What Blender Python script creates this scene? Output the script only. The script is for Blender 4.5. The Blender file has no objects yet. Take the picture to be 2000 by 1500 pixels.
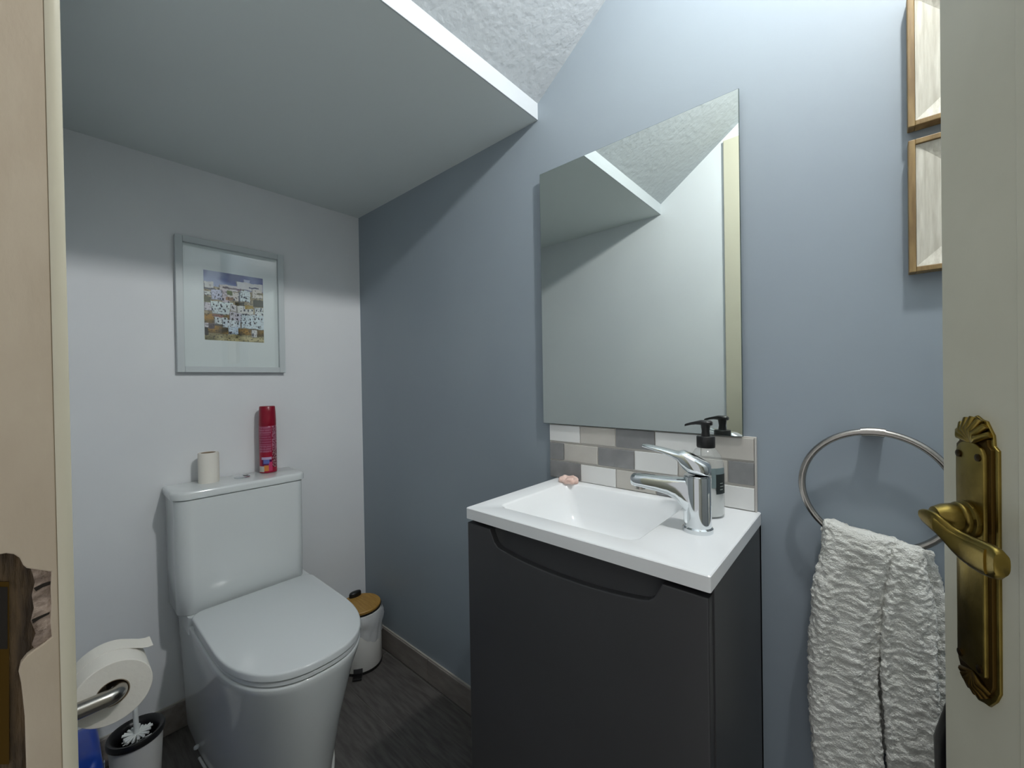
import bpy, bmesh, math, random
from mathutils import Vector, Matrix, noise
random.seed(7)
PI = math.pi
scene = bpy.context.scene
COL = scene.collection

# ------------------------------------------------------------------ camera
F_PX = 796.67
YAW, PITCH, ROLL = math.radians(41.27), math.radians(-0.433), math.radians(-0.9406)
CAM = Vector((1.741, -0.945, 1.14))
FW = Vector((-math.sin(YAW)*math.cos(PITCH), math.cos(YAW)*math.cos(PITCH), math.sin(PITCH)))
_r = Vector((math.cos(YAW), math.sin(YAW), 0)); _u = _r.cross(FW)
RT = _r*math.cos(ROLL) + _u*math.sin(ROLL)
UP = -_r*math.sin(ROLL) + _u*math.cos(ROLL)
cd = bpy.data.cameras.new('camera'); cam = bpy.data.objects.new('camera', cd); COL.objects.link(cam)
cd.sensor_fit = 'HORIZONTAL'; cd.sensor_width = 36.0; cd.lens = F_PX/2000*36; cd.clip_start = 0.02
m = Matrix((RT, UP, -FW)).transposed().to_4x4(); m.translation = CAM
cam.matrix_world = m
scene.camera = cam

def ray(u, v):
    return RT*((u-1000)/F_PX) + UP*((750-v)/F_PX) + FW
def on(u, v, ax, val):
    d = ray(u, v); return CAM + d*((val-CAM[ax])/d[ax])

# ------------------------------------------------------------------ light and exposure
w = bpy.data.worlds.new('world'); scene.world = w; w.use_nodes = True
w.node_tree.nodes['Background'].inputs[0].default_value = (0.97, 0.98, 1.0, 1)
w.node_tree.nodes['Background'].inputs[1].default_value = 0.56
LAMP = Vector((1.905, -0.365, 2.215)); LAMP_R = .038; LAMP_STRENGTH = 810.0     # unseen lamp placed from the shadows; half dome shaped to favour the far wall
scene.view_settings.view_transform = 'Standard'
scene.view_settings.look = 'None'
scene.view_settings.gamma = 1.0
scene.view_settings.use_curve_mapping = False
scene.view_settings.exposure = 0.0

# ------------------------------------------------------------------ materials
def lin(c):
    return tuple(((x/255)/12.92 if x/255 <= .04045 else ((x/255+.055)/1.055)**2.4) for x in c)
def rgba(c): return (*lin(c), 1)
def mat(name, col, rough=.5, metal=0., var=None, vscale=6., bump=0., bscale=40., detail=4., stretch=None, coat=0., spec=.5, sheen=0.):
    M = bpy.data.materials.new(name); M.use_nodes = True
    nt = M.node_tree; b = nt.nodes['Principled BSDF']
    b.inputs['Base Color'].default_value = rgba(col); b.inputs['Roughness'].default_value = rough
    b.inputs['Metallic'].default_value = metal; b.inputs['Specular IOR Level'].default_value = spec
    if coat: b.inputs['Coat Weight'].default_value = coat; b.inputs['Coat Roughness'].default_value = .08
    if sheen: b.inputs['Sheen Weight'].default_value = sheen
    tc = nt.nodes.new('ShaderNodeTexCoord'); src = tc.outputs['Object']
    if stretch:
        mp = nt.nodes.new('ShaderNodeMapping'); mp.inputs['Scale'].default_value = stretch
        nt.links.new(src, mp.inputs[0]); src = mp.outputs[0]
    if var:
        n = nt.nodes.new('ShaderNodeTexNoise'); n.inputs['Scale'].default_value = vscale; n.inputs['Detail'].default_value = detail
        nt.links.new(src, n.inputs['Vector'])
        r = nt.nodes.new('ShaderNodeValToRGB'); r.color_ramp.elements[0].color = rgba(col); r.color_ramp.elements[1].color = rgba(var)
        r.color_ramp.elements[0].position = .35; r.color_ramp.elements[1].position = .65
        nt.links.new(n.outputs['Fac'], r.inputs[0]); nt.links.new(r.outputs[0], b.inputs['Base Color'])
    if bump:
        n2 = nt.nodes.new('ShaderNodeTexNoise'); n2.inputs['Scale'].default_value = bscale; n2.inputs['Detail'].default_value = 5
        nt.links.new(src, n2.inputs['Vector'])
        bp = nt.nodes.new('ShaderNodeBump'); bp.inputs['Strength'].default_value = bump; bp.inputs['Distance'].default_value = .004
        nt.links.new(n2.outputs['Fac'], bp.inputs['Height']); nt.links.new(bp.outputs[0], b.inputs['Normal'])
    return M
def mat_attr(name, rough=.5, spec=.5):
    M = bpy.data.materials.new(name); M.use_nodes = True; nt = M.node_tree
    a = nt.nodes.new('ShaderNodeVertexColor'); a.layer_name = 'print'
    b = nt.nodes['Principled BSDF']; b.inputs['Roughness'].default_value = rough; b.inputs['Specular IOR Level'].default_value = spec
    nt.links.new(a.outputs[0], b.inputs['Base Color']); return M
def mat_thin_glass(name, tint=(1, 1, 1), gloss_rough=.02, haze=0., haze_col=(220, 220, 220)):
    M = bpy.data.materials.new(name); M.use_nodes = True; nt = M.node_tree
    nt.nodes.remove(nt.nodes['Principled BSDF'])
    t = nt.nodes.new('ShaderNodeBsdfTransparent'); t.inputs[0].default_value = (*tint, 1)
    g = nt.nodes.new('ShaderNodeBsdfGlossy'); g.inputs['Roughness'].default_value = gloss_rough
    lw = nt.nodes.new('ShaderNodeLayerWeight'); lw.inputs[0].default_value = .5
    pw = nt.nodes.new('ShaderNodeMath'); pw.operation = 'POWER'; pw.inputs[1].default_value = 4.0; nt.links.new(lw.outputs['Facing'], pw.inputs[0])
    f = nt.nodes.new('ShaderNodeMath'); f.operation = 'MULTIPLY_ADD'; f.inputs[1].default_value = .75; f.inputs[2].default_value = .045; nt.links.new(pw.outputs[0], f.inputs[0])
    mx = nt.nodes.new('ShaderNodeMixShader')
    nt.links.new(f.outputs[0], mx.inputs[0]); nt.links.new(g.outputs[0], mx.inputs[2])
    if haze:
        d = nt.nodes.new('ShaderNodeBsdfDiffuse'); d.inputs[0].default_value = rgba(haze_col)
        m2 = nt.nodes.new('ShaderNodeMixShader'); m2.inputs[0].default_value = haze
        nt.links.new(t.outputs[0], m2.inputs[1]); nt.links.new(d.outputs[0], m2.inputs[2]); nt.links.new(m2.outputs[0], mx.inputs[1])
    else:
        nt.links.new(t.outputs[0], mx.inputs[1])
    nt.links.new(mx.outputs[0], nt.nodes['Material Output'].inputs[0]); return M

M_WHITE = mat('white_paint', (228, 231, 233), .55, var=(224, 227, 230), vscale=3, bump=.06, bscale=30)
M_SOFFIT = mat('ceiling_paint', (220, 227, 226), .6, bump=.08, bscale=25)
M_CEIL = mat('stippled_ceiling', (178, 184, 188), .75, bump=.8, bscale=48)
M_BLUE = mat('blue_grey_paint', (148, 159, 167), .5, var=(144, 155, 164), vscale=2.5, bump=.07, bscale=28)
M_CREAM = mat('cream_gloss_paint', (208, 205, 186), .38, var=(201, 198, 179), vscale=9, bump=.08, bscale=22, spec=.4)
M_JAMB = mat('beige_frame_paint', (194, 181, 161), .45, var=(188, 174, 154), vscale=60, bump=.12, bscale=130, detail=3, spec=.35, stretch=(1, 1, .35))
M_EDGE = mat('cream_frame_edge_paint', (208, 203, 182), .4, bump=.1, bscale=40)
M_PRIMER = mat('chipped_undercoat', (178, 160, 146), .7, var=(120, 104, 92), vscale=160, bump=.8, bscale=200)
M_BAREWOOD = mat('bare_dark_wood', (92, 74, 50), .75, var=(54, 42, 28), vscale=60, bump=.6, bscale=120, stretch=(1, 4, .6))
M_HOLE = mat('dark_mortise', (30, 24, 16), .9)
M_PLANK = mat('grey_wood_effect_tile', (104, 101, 98), .42, var=(78, 75, 72), vscale=9, bump=.15, bscale=30, stretch=(1.2, 9, 1), detail=7)
M_GROUT = mat('floor_grout', (120, 117, 112), .8)
M_SKIRT = mat('grey_skirting_tile', (150, 143, 137), .4, var=(130, 123, 118), vscale=8, stretch=(1.5, 6, 6), detail=6)
M_SKIRTCAP = mat('skirting_grout', (176, 172, 164), .7)
M_CERAMIC = mat('white_ceramic', (226, 231, 231), .09, spec=.55)
M_SEAT = mat('white_seat_plastic', (224, 229, 230), .16, spec=.5)
M_CAULK = mat('white_sealant', (225, 226, 222), .5)
M_SINK = mat('white_solid_surface', (240, 242, 243), .16, spec=.5)
M_DARK = mat('anthracite_matt', (66, 66, 68), .42, var=(61, 61, 63), vscale=3)
M_DARKIN = mat('anthracite_recess', (52, 52, 54), .5)
M_CHROME = mat('chrome', (222, 226, 228), .07, 1.)
M_STEEL = mat('brushed_steel', (176, 172, 166), .24, 1.)
M_MIRROR = mat('mirror_silver', (236, 242, 238), .0, 1.)
M_MEDGE = mat('mirror_glass_edge', (70, 84, 82), .2)
M_BRASS = mat('aged_brass', (158, 137, 72), .31, 1., var=(112, 95, 46), vscale=22, detail=7, bump=.12, bscale=70)
M_BRASSD = mat('tarnished_brass', (86, 66, 30), .45, 1.)
M_BLACK = mat('black_plastic', (22, 22, 23), .35)
M_BLACKBAG = mat('black_plastic_film', (14, 14, 15), .32)
M_TOWEL = mat('white_terry', (240, 240, 233), .95, var=(228, 228, 220), vscale=30, bump=.9, bscale=420, sheen=.3)
M_PAPER = mat('toilet_paper', (236, 232, 222), .9, bump=.12, bscale=120)
M_CARD = mat('cardboard_core', (150, 132, 108), .85)
M_FRAMEW = mat('white_frame_wood', (196, 204, 206), .4)
M_MOUNT = mat('picture_mount_board', (216, 226, 226), .8)
M_ART = mat_attr('watercolour_print', .85, .2)
M_PGLASS = mat_thin_glass('picture_glass')
M_OAK = mat('oak_edge', (156, 131, 86), .5, var=(118, 94, 58), vscale=14, stretch=(6, 6, .8), detail=7, bump=.2, bscale=60)
M_WWASH = mat('whitewashed_wood', (206, 203, 190), .6, var=(182, 178, 164), vscale=22, stretch=(8, 8, .7), detail=6, bump=.4, bscale=30)
M_BAMBOO = mat('bamboo', (186, 146, 74), .45, var=(168, 126, 58), vscale=20, stretch=(1, 9, 1), detail=5)
M_BINW = mat('white_enamel', (226, 226, 222), .28)
M_BAG = mat_thin_glass('bin_liner_film', (1, 1, 1), .25, .45, (222, 226, 230))
M_BAND = mat('dark_label_print', (60, 60, 62), .4)
M_CLEAR = mat_thin_glass('clear_bottle_plastic', (.98, .99, .99), .04, .10, (235, 238, 238))
M_LOTION = mat('white_lotion', (232, 233, 230), .4)
M_LABELD = mat('dark_bottle_label', (38, 46, 46), .45)
M_LABELG = mat('grey_green_bottle_label', (120, 136, 138), .45)
M_LABELW = mat('label_white_print', (150, 158, 152), .5)
M_CAN = mat_attr('printed_can', .28, .5)
M_SOAP = mat('pink_soap', (234, 208, 197), .55, var=(222, 188, 175), vscale=60, bump=.3, bscale=90)
M_BRISTLE = mat('white_bristles', (226, 230, 228), .6)
M_PACK = mat('blue_film', (18, 86, 214), .28, var=(12, 70, 192), vscale=9)
M_PACKW = mat('pack_white_print', (190, 204, 214), .35)
M_GROUTT = mat('tile_grout', (196, 192, 186), .8)
M_TILES = {'w': mat('tile_white', (226, 226, 224), .16, spec=.5), 'b': mat('tile_beige', (196, 192, 184), .16, var=(188, 184, 177), vscale=14, spec=.5),
           'd': mat('tile_grey', (142, 142, 142), .2, var=(128, 128, 129), vscale=18, spec=.5)}
M_SCREW = mat('dark_screw', (58, 44, 22), .4, 1.)
M_UNSEEN_LAMP = bpy.data.materials.new('unseen_lamp_glow'); M_UNSEEN_LAMP.use_nodes = True
M_UNSEEN_LAMP.node_tree.nodes['Principled BSDF'].inputs['Emission Color'].default_value = (1, 1, .985, 1)
M_UNSEEN_LAMP.node_tree.nodes['Principled BSDF'].inputs['Emission Strength'].default_value = LAMP_STRENGTH

# ------------------------------------------------------------------ mesh helpers
def bm_box(x0, x1, y0, y1, z0, z1, bev=0., seg=2, bm=None):
    own = bm is None
    b = bmesh.new()
    bmesh.ops.create_cube(b, size=1)
    for v in b.verts:
        v.co = Vector((x0+(v.co.x+.5)*(x1-x0), y0+(v.co.y+.5)*(y1-y0), z0+(v.co.z+.5)*(z1-z0)))
    if bev: bmesh.ops.bevel(b, geom=b.edges[:], offset=bev, segments=seg, affect='EDGES', profile=.5)
    if own: return b
    merge(bm, b); return bm
def merge(dst, src):
    mp = [dst.verts.new(v.co) for v in src.verts]; src.verts.index_update()
    for f in src.faces:
        try: nf = dst.faces.new([mp[v.index] for v in f.verts]); nf.smooth = f.smooth
        except ValueError: pass
    src.free()
def loft(rings, closed=True, cap0=True, cap1=True, bm=None, smooth=True):
    b = bm or bmesh.new()
    R = [[b.verts.new(p) for p in r] for r in rings]
    n = len(rings[0])
    for i in range(len(R)-1):
        for j in range(n if closed else n-1):
            k = (j+1) % n
            f = b.faces.new((R[i][j], R[i][k], R[i+1][k], R[i+1][j])); f.smooth = smooth
    if cap0 and closed: b.faces.new(R[0][::-1])
    if cap1 and closed: b.faces.new(R[-1])
    return b
def lathe(profile, c=(0, 0, 0), n=40, axis='z', bm=None):
    """profile: list of (radius, height); both ends capped when radius > 0"""
    rings = []
    for r, h in profile:
        ring = []
        for i in range(n):
            a = 2*PI*i/n; x, y = r*math.cos(a), r*math.sin(a)
            p = {'z': (x, y, h), 'x': (h, x, y), 'y': (y, h, x)}[axis]
            ring.append(Vector(p)+Vector(c))
        rings.append(ring)
    b = loft(rings, bm=bm)
    return b
def tube(pts, r, n=16, closed=False, bm=None, rads=None):
    pts = [Vector(p) for p in pts]; N = len(pts); rings = []
    t0 = None; up = None
    for i in range(N):
        if closed: t = (pts[(i+1) % N]-pts[i-1]).normalized()
        else: t = (pts[min(i+1, N-1)]-pts[max(i-1, 0)]).normalized()
        if up is None:
            up = t.orthogonal().normalized()
        else:
            up = (up - t*up.dot(t)).normalized()
        s = t.cross(up); rr = rads[i] if rads else r
        rings.append([pts[i]+(up*math.cos(2*PI*k/n)+s*math.sin(2*PI*k/n))*rr for k in range(n)])
    if closed:
        # align the last ring to the first
        rings.append(rings[0]); return loft_weld(rings, bm)
    return loft(rings, bm=bm)
def loft_weld(rings, bm=None):
    b = loft(rings, cap0=False, cap1=False, bm=bm); bmesh.ops.remove_doubles(b, verts=b.verts[:], dist=1e-6); return b
def prism(poly, to3, d, bev=0., seg=2):
    """extrude 2-D outline: to3(a,b,h) -> 3-D, h from 0 to d"""
    b = bmesh.new()
    A = [b.verts.new(to3(p[0], p[1], 0)) for p in poly]; B = [b.verts.new(to3(p[0], p[1], d)) for p in poly]
    n = len(poly)
    b.faces.new(A[::-1]); top = b.faces.new(B)
    for i in range(n): b.faces.new((A[i], A[(i+1) % n], B[(i+1) % n], B[i]))
    bmesh.ops.recalc_face_normals(b, faces=b.faces[:])
    if bev:
        es = [e for e in top.edges]
        bmesh.ops.bevel(b, geom=es, offset=bev, segments=seg, affect='EDGES', profile=.5)
    return b
def rrect(x0, x1, y0, y1, r, n=6):
    rs = r if isinstance(r, (list, tuple)) else [r]*4   # corners: x1y1, x0y1, x0y0, x1y0
    out = []
    for (cx, cy, a0), q in zip(((x1, y1, 0), (x0, y1, 90), (x0, y0, 180), (x1, y0, 270)), rs):
        sx = -1 if cx == x1 else 1; sy = -1 if cy == y1 else 1
        for k in range(n+1):
            a = math.radians(a0+90*k/n)
            out.append((cx+sx*q+q*math.cos(a), cy+sy*q+q*math.sin(a)))
    return out

def obj(name, bm, material, parent=None, smooth=None, loc=None):
    """link one mesh; the mesh is given in world space, its origin goes to the thing's base"""
    base = Vector(parent['_base']) if parent is not None else Vector(loc if loc else (0, 0, 0))
    bmesh.ops.recalc_face_normals(bm, faces=bm.faces[:])
    for v in bm.verts: v.co -= base
    me = bpy.data.meshes.new(name); bm.to_mesh(me); bm.free()
    if smooth is not None:
        me.polygons.foreach_set('use_smooth', [True]*len(me.polygons))
        me.set_sharp_from_angle(angle=math.radians(smooth))
    me.materials.append(material)
    o = bpy.data.objects.new(name, me); COL.objects.link(o)
    if parent is not None: o.parent = parent
    else: o.location = base
    o['_base'] = tuple(base)
    return o
def thing(name, label, cat, loc, group=None, kind=None):
    o = bpy.data.objects.new(name, None); COL.objects.link(o); o.location = loc; o.empty_display_size = .05
    o['_base'] = tuple(loc); tag(o, label, cat, group, kind); return o
def tag(o, label=None, cat=None, group=None, kind=None):
    if label: o['label'] = label
    if cat: o['category'] = cat
    if group: o['group'] = group
    if kind: o['kind'] = kind
    return o
def struct(name, bm, material, label, cat, smooth=None, loc=None):
    return tag(obj(name, bm, material, smooth=smooth, loc=loc), label, cat, kind='structure')

# ------------------------------------------------------------------ room shell
W = 0.95            # blue wall y=0, door wall y=-W, white wall x=0
XE = 2.25; XJ = 1.41; XH = 2.005
ZL = 1.89; XB = 1.028; ZB = 1.9355; SL = 0.73; ZT = 2.62
XT = XB+(ZT-ZB)/SL
struct('wall_back', bm_box(-.1, 0, -W-.1, .1, -.02, 1.93), M_WHITE, 'white painted end wall behind the toilet', 'wall')
struct('wall_right', bm_box(0, XE, 0, .1, -.02, 2.8), M_BLUE, 'blue-grey painted long wall behind the basin and mirror', 'wall')
b = bmesh.new()
bm_box(0, XJ-.03, -W-.1, -W, -.02, 2.8, bm=b); bm_box(XH+.03, XE, -W-.1, -W, -.02, 2.8, bm=b); bm_box(XJ-.03, XH+.03, -W-.1, -W, 2.03, 2.8, bm=b)
struct('wall_left', b, M_WHITE, 'pale wall with the doorway, seen in the mirror', 'wall')
struct('wall_front', bm_box(XE, XE+.1, -W-.1, .1, -.02, 2.8), M_WHITE, 'white wall at the tall end behind the open door', 'wall')
struct('ceiling', bm_box(0, XB-.004, -W, 0, ZL, ZB+.02), M_SOFFIT, 'low flat white ceiling over the toilet with a bright front edge', 'ceiling')
struct('ceiling_edge', bm_box(XB-.004, XB, -W, 0, ZL-.0005, ZB+.02, .0012), mat('dimmed_edge_paint', (190, 196, 200), .5), 'front face of the low white ceiling, its colour darkened to hold back the lamp light', 'trim')  # front face of the same slab; darker colour offsets the strong lamp light
pts = [(XB-.002, ZB), (XT, ZT), (XE, ZT), (XE, ZT+.1), (XT-.05, ZT+.1), (XB-.002, ZB+.14)]
b = prism(pts, lambda a, c, h: Vector((a, -W+h, c)), W)
struct('ceiling', b, M_CEIL, 'steep stippled white ceiling sloping up under the stairs', 'ceiling')
# floor: grout bed with wood-effect plank tiles on it, running along the room
fl = struct('floor', bm_box(0, XE, -W, 0, -.03, -.002), M_GROUT, 'dark grey wood-effect plank tile floor', 'floor')
PW = .198; planks = {}
rows = [(-.2145+.2*k, -.2145+.2*k+PW) for k in range(-4, 2)]
for ri, (y0, y1) in enumerate(rows):
    y0c, y1c = max(y0, -W), min(y1, 0)
    if y1c-y0c < .01: continue
    off = [.15, .62, .38, .85, .2, .55][ri % 6]; x = off-1.2
    while x < XE:
        a, e = max(x, 0), min(x+1.198, XE)
        if e-a > .02:
            key = (round(e-a, 3), round(y1c-y0c, 3))
            if key not in planks:
                bb = bm_box(0, e-a, 0, y1c-y0c, -.01, 0, .0012, 1)
                o = obj('plank', bb, M_PLANK, fl); planks[key] = o.data
            else:
                o = bpy.data.objects.new('plank', planks[key]); COL.objects.link(o); o.parent = fl
            o.location = (a, y0c, 0)
        x += 1.2
# skirting of the same tile along two walls
def skirting(name, label, length, place, joints):
    base = struct(name, place(0, length, .0, .006, 0, .091), M_SKIRTCAP, label, 'skirting')
    for a, e in joints:
        obj('tile', place(a+.0015, e-.0015, .006, .011, .002, .0875, .001), M_SKIRT, base)
skirting('baseboard_right', 'grey wood-effect tile skirting below the blue wall', XE,
         lambda a, e, d0, d1, z0, z1, bv=0: bm_box(a, e, -d1, -d0, z0, z1, bv, 1), [(.012, .47), (.47, 1.07), (1.07, 1.67), (1.67, XE)])
skirting('baseboard_back', 'grey wood-effect tile skirting below the white end wall', W,
         lambda a, e, d0, d1, z0, z1, bv=0: bm_box(d0, d1, -e, -a, z0, z1, bv, 1), [(.012, .55), (.55, W-.001)])
# door frame: wall-side architrave, strike jamb with chipped paint, head
tr = struct('trim_1', bm_box(1.293, XJ-.004, -W-.001, -W+.011, 0, 2.115, .002), M_EDGE, 'cream painted door architrave reflected in the mirror', 'door frame')
struct('trim_2', bm_box(XJ-.004, XH+.1, -W-.001, -W+.011, 2.03, 2.115, .002), M_EDGE, 'cream painted door head above the doorway', 'door frame')
jw = bm_box(XJ-.03, XJ-.004, -1.05, -W+.002, 0, 2.03)
jb = struct('trim_3', jw, M_BAREWOOD, 'door jamb in the left foreground with chipped beige paint', 'door frame')
def yz(u, v): p = on(u, v, 0, XJ); return (p.y, p.z)
# paint skin over the jamb, with a broken edge round the lock recess
outl = [(-1.05, 0), (yz(103, 700)[0], 0), (yz(103, 700)[0], 2.03), (-1.05, 2.03), (-1.05, yz(0, 1083)[1])]
for u, v in [(0, 1083), (12, 1081), (27, 1083), (38, 1090), (45, 1104), (52, 1110), (78, 1114), (100, 1117), (98.5, 1150), (100, 1180), (98, 1215), (101, 1244), (88, 1256), (70, 1268), (52, 1281),
             (40, 1296), (36, 1312), (41, 1335), (44, 1362), (48, 1400), (49, 1440), (51, 1500), (52, 1560), (48, 1620), (30, 1660), (0, 1670)]:
    outl.append(yz(u, v))
outl.append((-1.05, yz(0, 1670)[1]))
obj('paint_layer', prism(outl, lambda a, c, h: Vector((XJ-.004+h, a, c)), .004, .0006, 2), M_JAMB, jb)
prim = [yz(u, v) for u, v in [(58, 1108), (101, 1114), (101, 1250), (70, 1272), (62, 1262), (70, 1240), (60, 1215), (66, 1190), (62, 1165), (68, 1140), (64, 1124)]]
obj('undercoat_chip', prism(prim, lambda a, c, h: Vector((XJ-.0042+h, a, c)), .0028), M_PRIMER, jb)
for pp in ([(66, 1150), (84, 1141), (99, 1137), (98, 1143), (84, 1148), (70, 1156)], [(62, 1212), (80, 1204), (97, 1197), (96, 1201), (80, 1209), (64, 1219)]):
    obj('paint_crack', prism([yz(*q) for q in pp], lambda a, c, h: Vector((XJ-.0016+h, a, c)), .0006), M_HOLE, jb)
slot = [yz(u, v) for u, v in [(-40, 1150), (14, 1150), (14, 1272), (-40, 1272)]]
obj('strike_plate', prism([yz(u, v) for u, v in [(-60, 1140), (17, 1140), (17, 1500), (-60, 1500)]], lambda a, c, h: Vector((XJ-.0042+h, a, c)), .0012), M_BRASSD, jb)
obj('latch_slot', prism(slot, lambda a, c, h: Vector((XJ-.0032+h, a, c)), .0006), M_HOLE, jb)
# rounded cream edge strip of the frame facing the room
ye0 = yz(104, 750)[0]
ring = lambda z: [Vector((XJ-.006, ye0, z)), Vector((XJ+.0003, ye0, z)), Vector((XJ+.0010, ye0+.0016, z)), Vector((XJ+.0010, ye0+.0042, z)), Vector((XJ-.0002, ye0+.0058, z)), Vector((XJ-.006, ye0+.0060, z))]
obj('edge_bead', loft([ring(0), ring(2.03)]), M_EDGE, jb, smooth=50)
# hinge-side jamb
struct('trim_4', bm_box(XH, XH+.03, -1.05, -W+.011, 0, 2.03, .002), M_CREAM, 'hinge-side door jamb behind the open door', 'door frame')

# ------------------------------------------------------------------ door with brass handle
TH = math.radians(22)
DN = Vector((-math.cos(TH), -math.sin(TH), 0))        # face normal, towards the photographer's left
DD = Vector((-math.sin(TH), math.cos(TH), 0))         # along the door from hinge to free edge
HP = Vector((1.8035, -.467, 0))                       # plate centre line on the face
def dp(a, z, n=0.): return HP + DD*a + DN*n + Vector((0, 0, z))
def dbox(a0, a1, n0, n1, z0, z1, bev=0., seg=2):
    b = bm_box(a0, a1, n0, n1, z0, z1, bev, seg)
    for v in b.verts: v.co = dp(v.co.x, v.co.z, v.co.y)
    return b
door = tag(thing('door_1', 'cream painted door standing open at the right with brass lever handle', 'door', tuple(dp(.04, 0))), kind='structure')
obj('door_leaf', dbox(-.52, .0405, -.036, 0, .008, 2.0, .0015), M_CREAM, door)
A0 = -.002
def plate_outline(hw, zt, zb, crest, foot):
    o = [(A0+hw, zb), (A0+hw, zt)]
    for k in range(11):
        a = PI*k/10; o.append((A0+math.cos(a)*hw*.82, zt+.003+math.sin(a)*crest+(.0018 if k % 2 else 0)))
    o += [(A0-hw, zt), (A0-hw, zb)]
    for k in range(1, 10):
        a = PI*k/10; o.append((A0-math.cos(a)*hw*.86, zb-.002-math.sin(a)*foot-(.0014 if k % 2 else 0)))
    return o
obj('panel_moulding', dbox(-.060, -.0405, -.001, .0022, .16, 1.86, .0015), M_CREAM, door)
plate = obj('backplate', prism(plate_outline(.0215, 1.083, .905, .0195, .017), lambda a, c, h: dp(a, c, h), .0018, .0008), M_BRASS, door, smooth=40)
obj('moulded_step', prism(plate_outline(.0185, 1.083, .907, .008, .013), lambda a, c, h: dp(a, c, .0012+h), .0028, .0012), M_BRASSD, plate, smooth=40)
obj('raised_panel', prism(rrect(A0-.0150, A0+.0150, .909, 1.0865, [.011, .011, .004, .004]), lambda a, c, h: dp(a, c, .0030+h), .0034, .0012), M_BRASS, plate, smooth=40)
b = bmesh.new()
for k in range(7):
    a = math.radians(24+22*k)
    tube([dp(A0, 1.086, .004), dp(A0+math.cos(a)*.010, 1.086+math.sin(a)*.011, .0066), dp(A0+math.cos(a)*.0175, 1.086+math.sin(a)*.0200, .0032)], .0026, 8, bm=b, rads=[.0014, .0029, .0024])
obj('shell_crest', b, M_BRASS, plate, smooth=60)
b = bmesh.new()
for k in range(7):
    a = math.radians(204+22*k)
    tube([dp(A0, .906, .004), dp(A0+math.cos(a)*.010, .906+math.sin(a)*.009, .006), dp(A0+math.cos(a)*.0165, .906+math.sin(a)*.0165, .003)], .0026, 8, bm=b, rads=[.0014, .0027, .002])
obj('shell_foot', b, M_BRASSD, plate, smooth=60)
for sa in (-1, 1):
    for z in (1.076, .915):
        b = lathe([(.0001, .0060), (.0030, .0060), (.0028, .0073), (.0001, .0078)], n=14)
        for v in b.verts: v.co = dp(A0+sa*.0105+v.co.x, z+v.co.y, v.co.z)
        obj('screw', b, M_SCREW, plate, smooth=40)
def dlathe(prof, z, a=0., n=28):
    b = lathe(prof, n=n)
    for v in b.verts: v.co = dp(a+v.co.x, z+v.co.y, v.co.z)
    return b
ZHn = 1.026
obj('lever_rose', dlathe([(.0138, .005), (.0145, .008), (.0142, .0095), (.0126, .0105), (.0130, .0125), (.0124, .0138), (.0112, .0145), (.0116, .0165), (.0106, .022), (.0080, .0275), (.0001, .030)], ZHn, A0), M_BRASS, door, smooth=40)
# flat curved lever: a broad strip whose face looks away from the door and that curls back towards it
def dun(u, v, n):
    d = ray(u, v); P0 = HP+DN*n; t = (P0-CAM).dot(DN)/d.dot(DN); P = CAM+d*t
    return (P-HP).dot(DD), P.z
path = []
for u, v, n, hwid in [(1801, 1003, .0335, .0034), (1806, 1007, .0335, .0055), (1818, 1014, .0335, .0070), (1832, 1024, .0325, .0078), (1846, 1037, .0305, .0084), (1862, 1053, .0275, .0094), (1880, 1067, .0250, .0104), (1900, 1079, .0235, .0113), (1920, 1089, .0225, .0117), (1938, 1097, .0220, .0115), (1950, 1102, .0220, .0104), (1957, 1104, .0220, .0075)]:
    a, z = dun(u, v, n); path.append((a, z, n, hwid))
rings = []
for k_, (a, z, n, hwid) in enumerate(path):
    th_ = (.0026 if k_ < 6 else .0026+.0003*(k_-5))
    rings.append([dp(a, z+hwid*math.copysign(abs(math.sin(t))**.7, math.sin(t)), n+th_*math.copysign(abs(math.cos(t))**.7, math.cos(t))) for t in [2*PI*k/20 for k in range(20)]])
lever = obj('lever', loft(rings), M_BRASS, door, smooth=60)
rings = []
for k_, (a, z, n, hwid) in enumerate(path[3:10]):
    th_ = .0026 if k_ < 3 else .0026+.0003*(k_-2)
    rings.append([dp(a, z-.0004+(hwid-.0028)*math.copysign(abs(math.sin(t))**.6, math.sin(t)), n+th_-.0004+.0013*math.cos(t)) for t in [2*PI*k/16 for k in range(16)]])
obj('thumb_pad', loft(rings), M_BRASS, lever, smooth=60)

# ------------------------------------------------------------------ toilet
YC = -.492
def Dring(xb, xf, hw, xs, n, z, N=28, rb=.0):
    """D outline: flat back, straight sides, super-elliptic front"""
    pts = []
    for k in range(N+1):
        a = -PI/2+PI*k/N
        cx, sy = math.cos(a), math.sin(a)
        pts.append((xs+(xf-xs)*abs(cx)**(2/n), hw*math.copysign(abs(sy)**(2/n), sy)))
    pts = [p for p in pts]
    pts.append((xs*.5+xb*.5, hw))
    if rb:
        for k in range(5):
            a = PI/2*k/4; pts.append((xb+rb-rb*math.sin(a), hw-rb+rb*math.cos(a)))
        for k in range(5):
            a = PI/2*k/4; pts.append((xb+rb-rb*math.cos(a), -hw+rb-rb*math.sin(a)))
    else:
        pts += [(xb, hw), (xb, -hw)]
    pts.append((xs*.5+xb*.5, -hw))
    return [Vector((x, YC+y, z)) for x, y in pts]
toilet = thing('toilet', 'white close-coupled toilet with lid down against the white wall', 'toilet', (.3, YC, 0))
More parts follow.
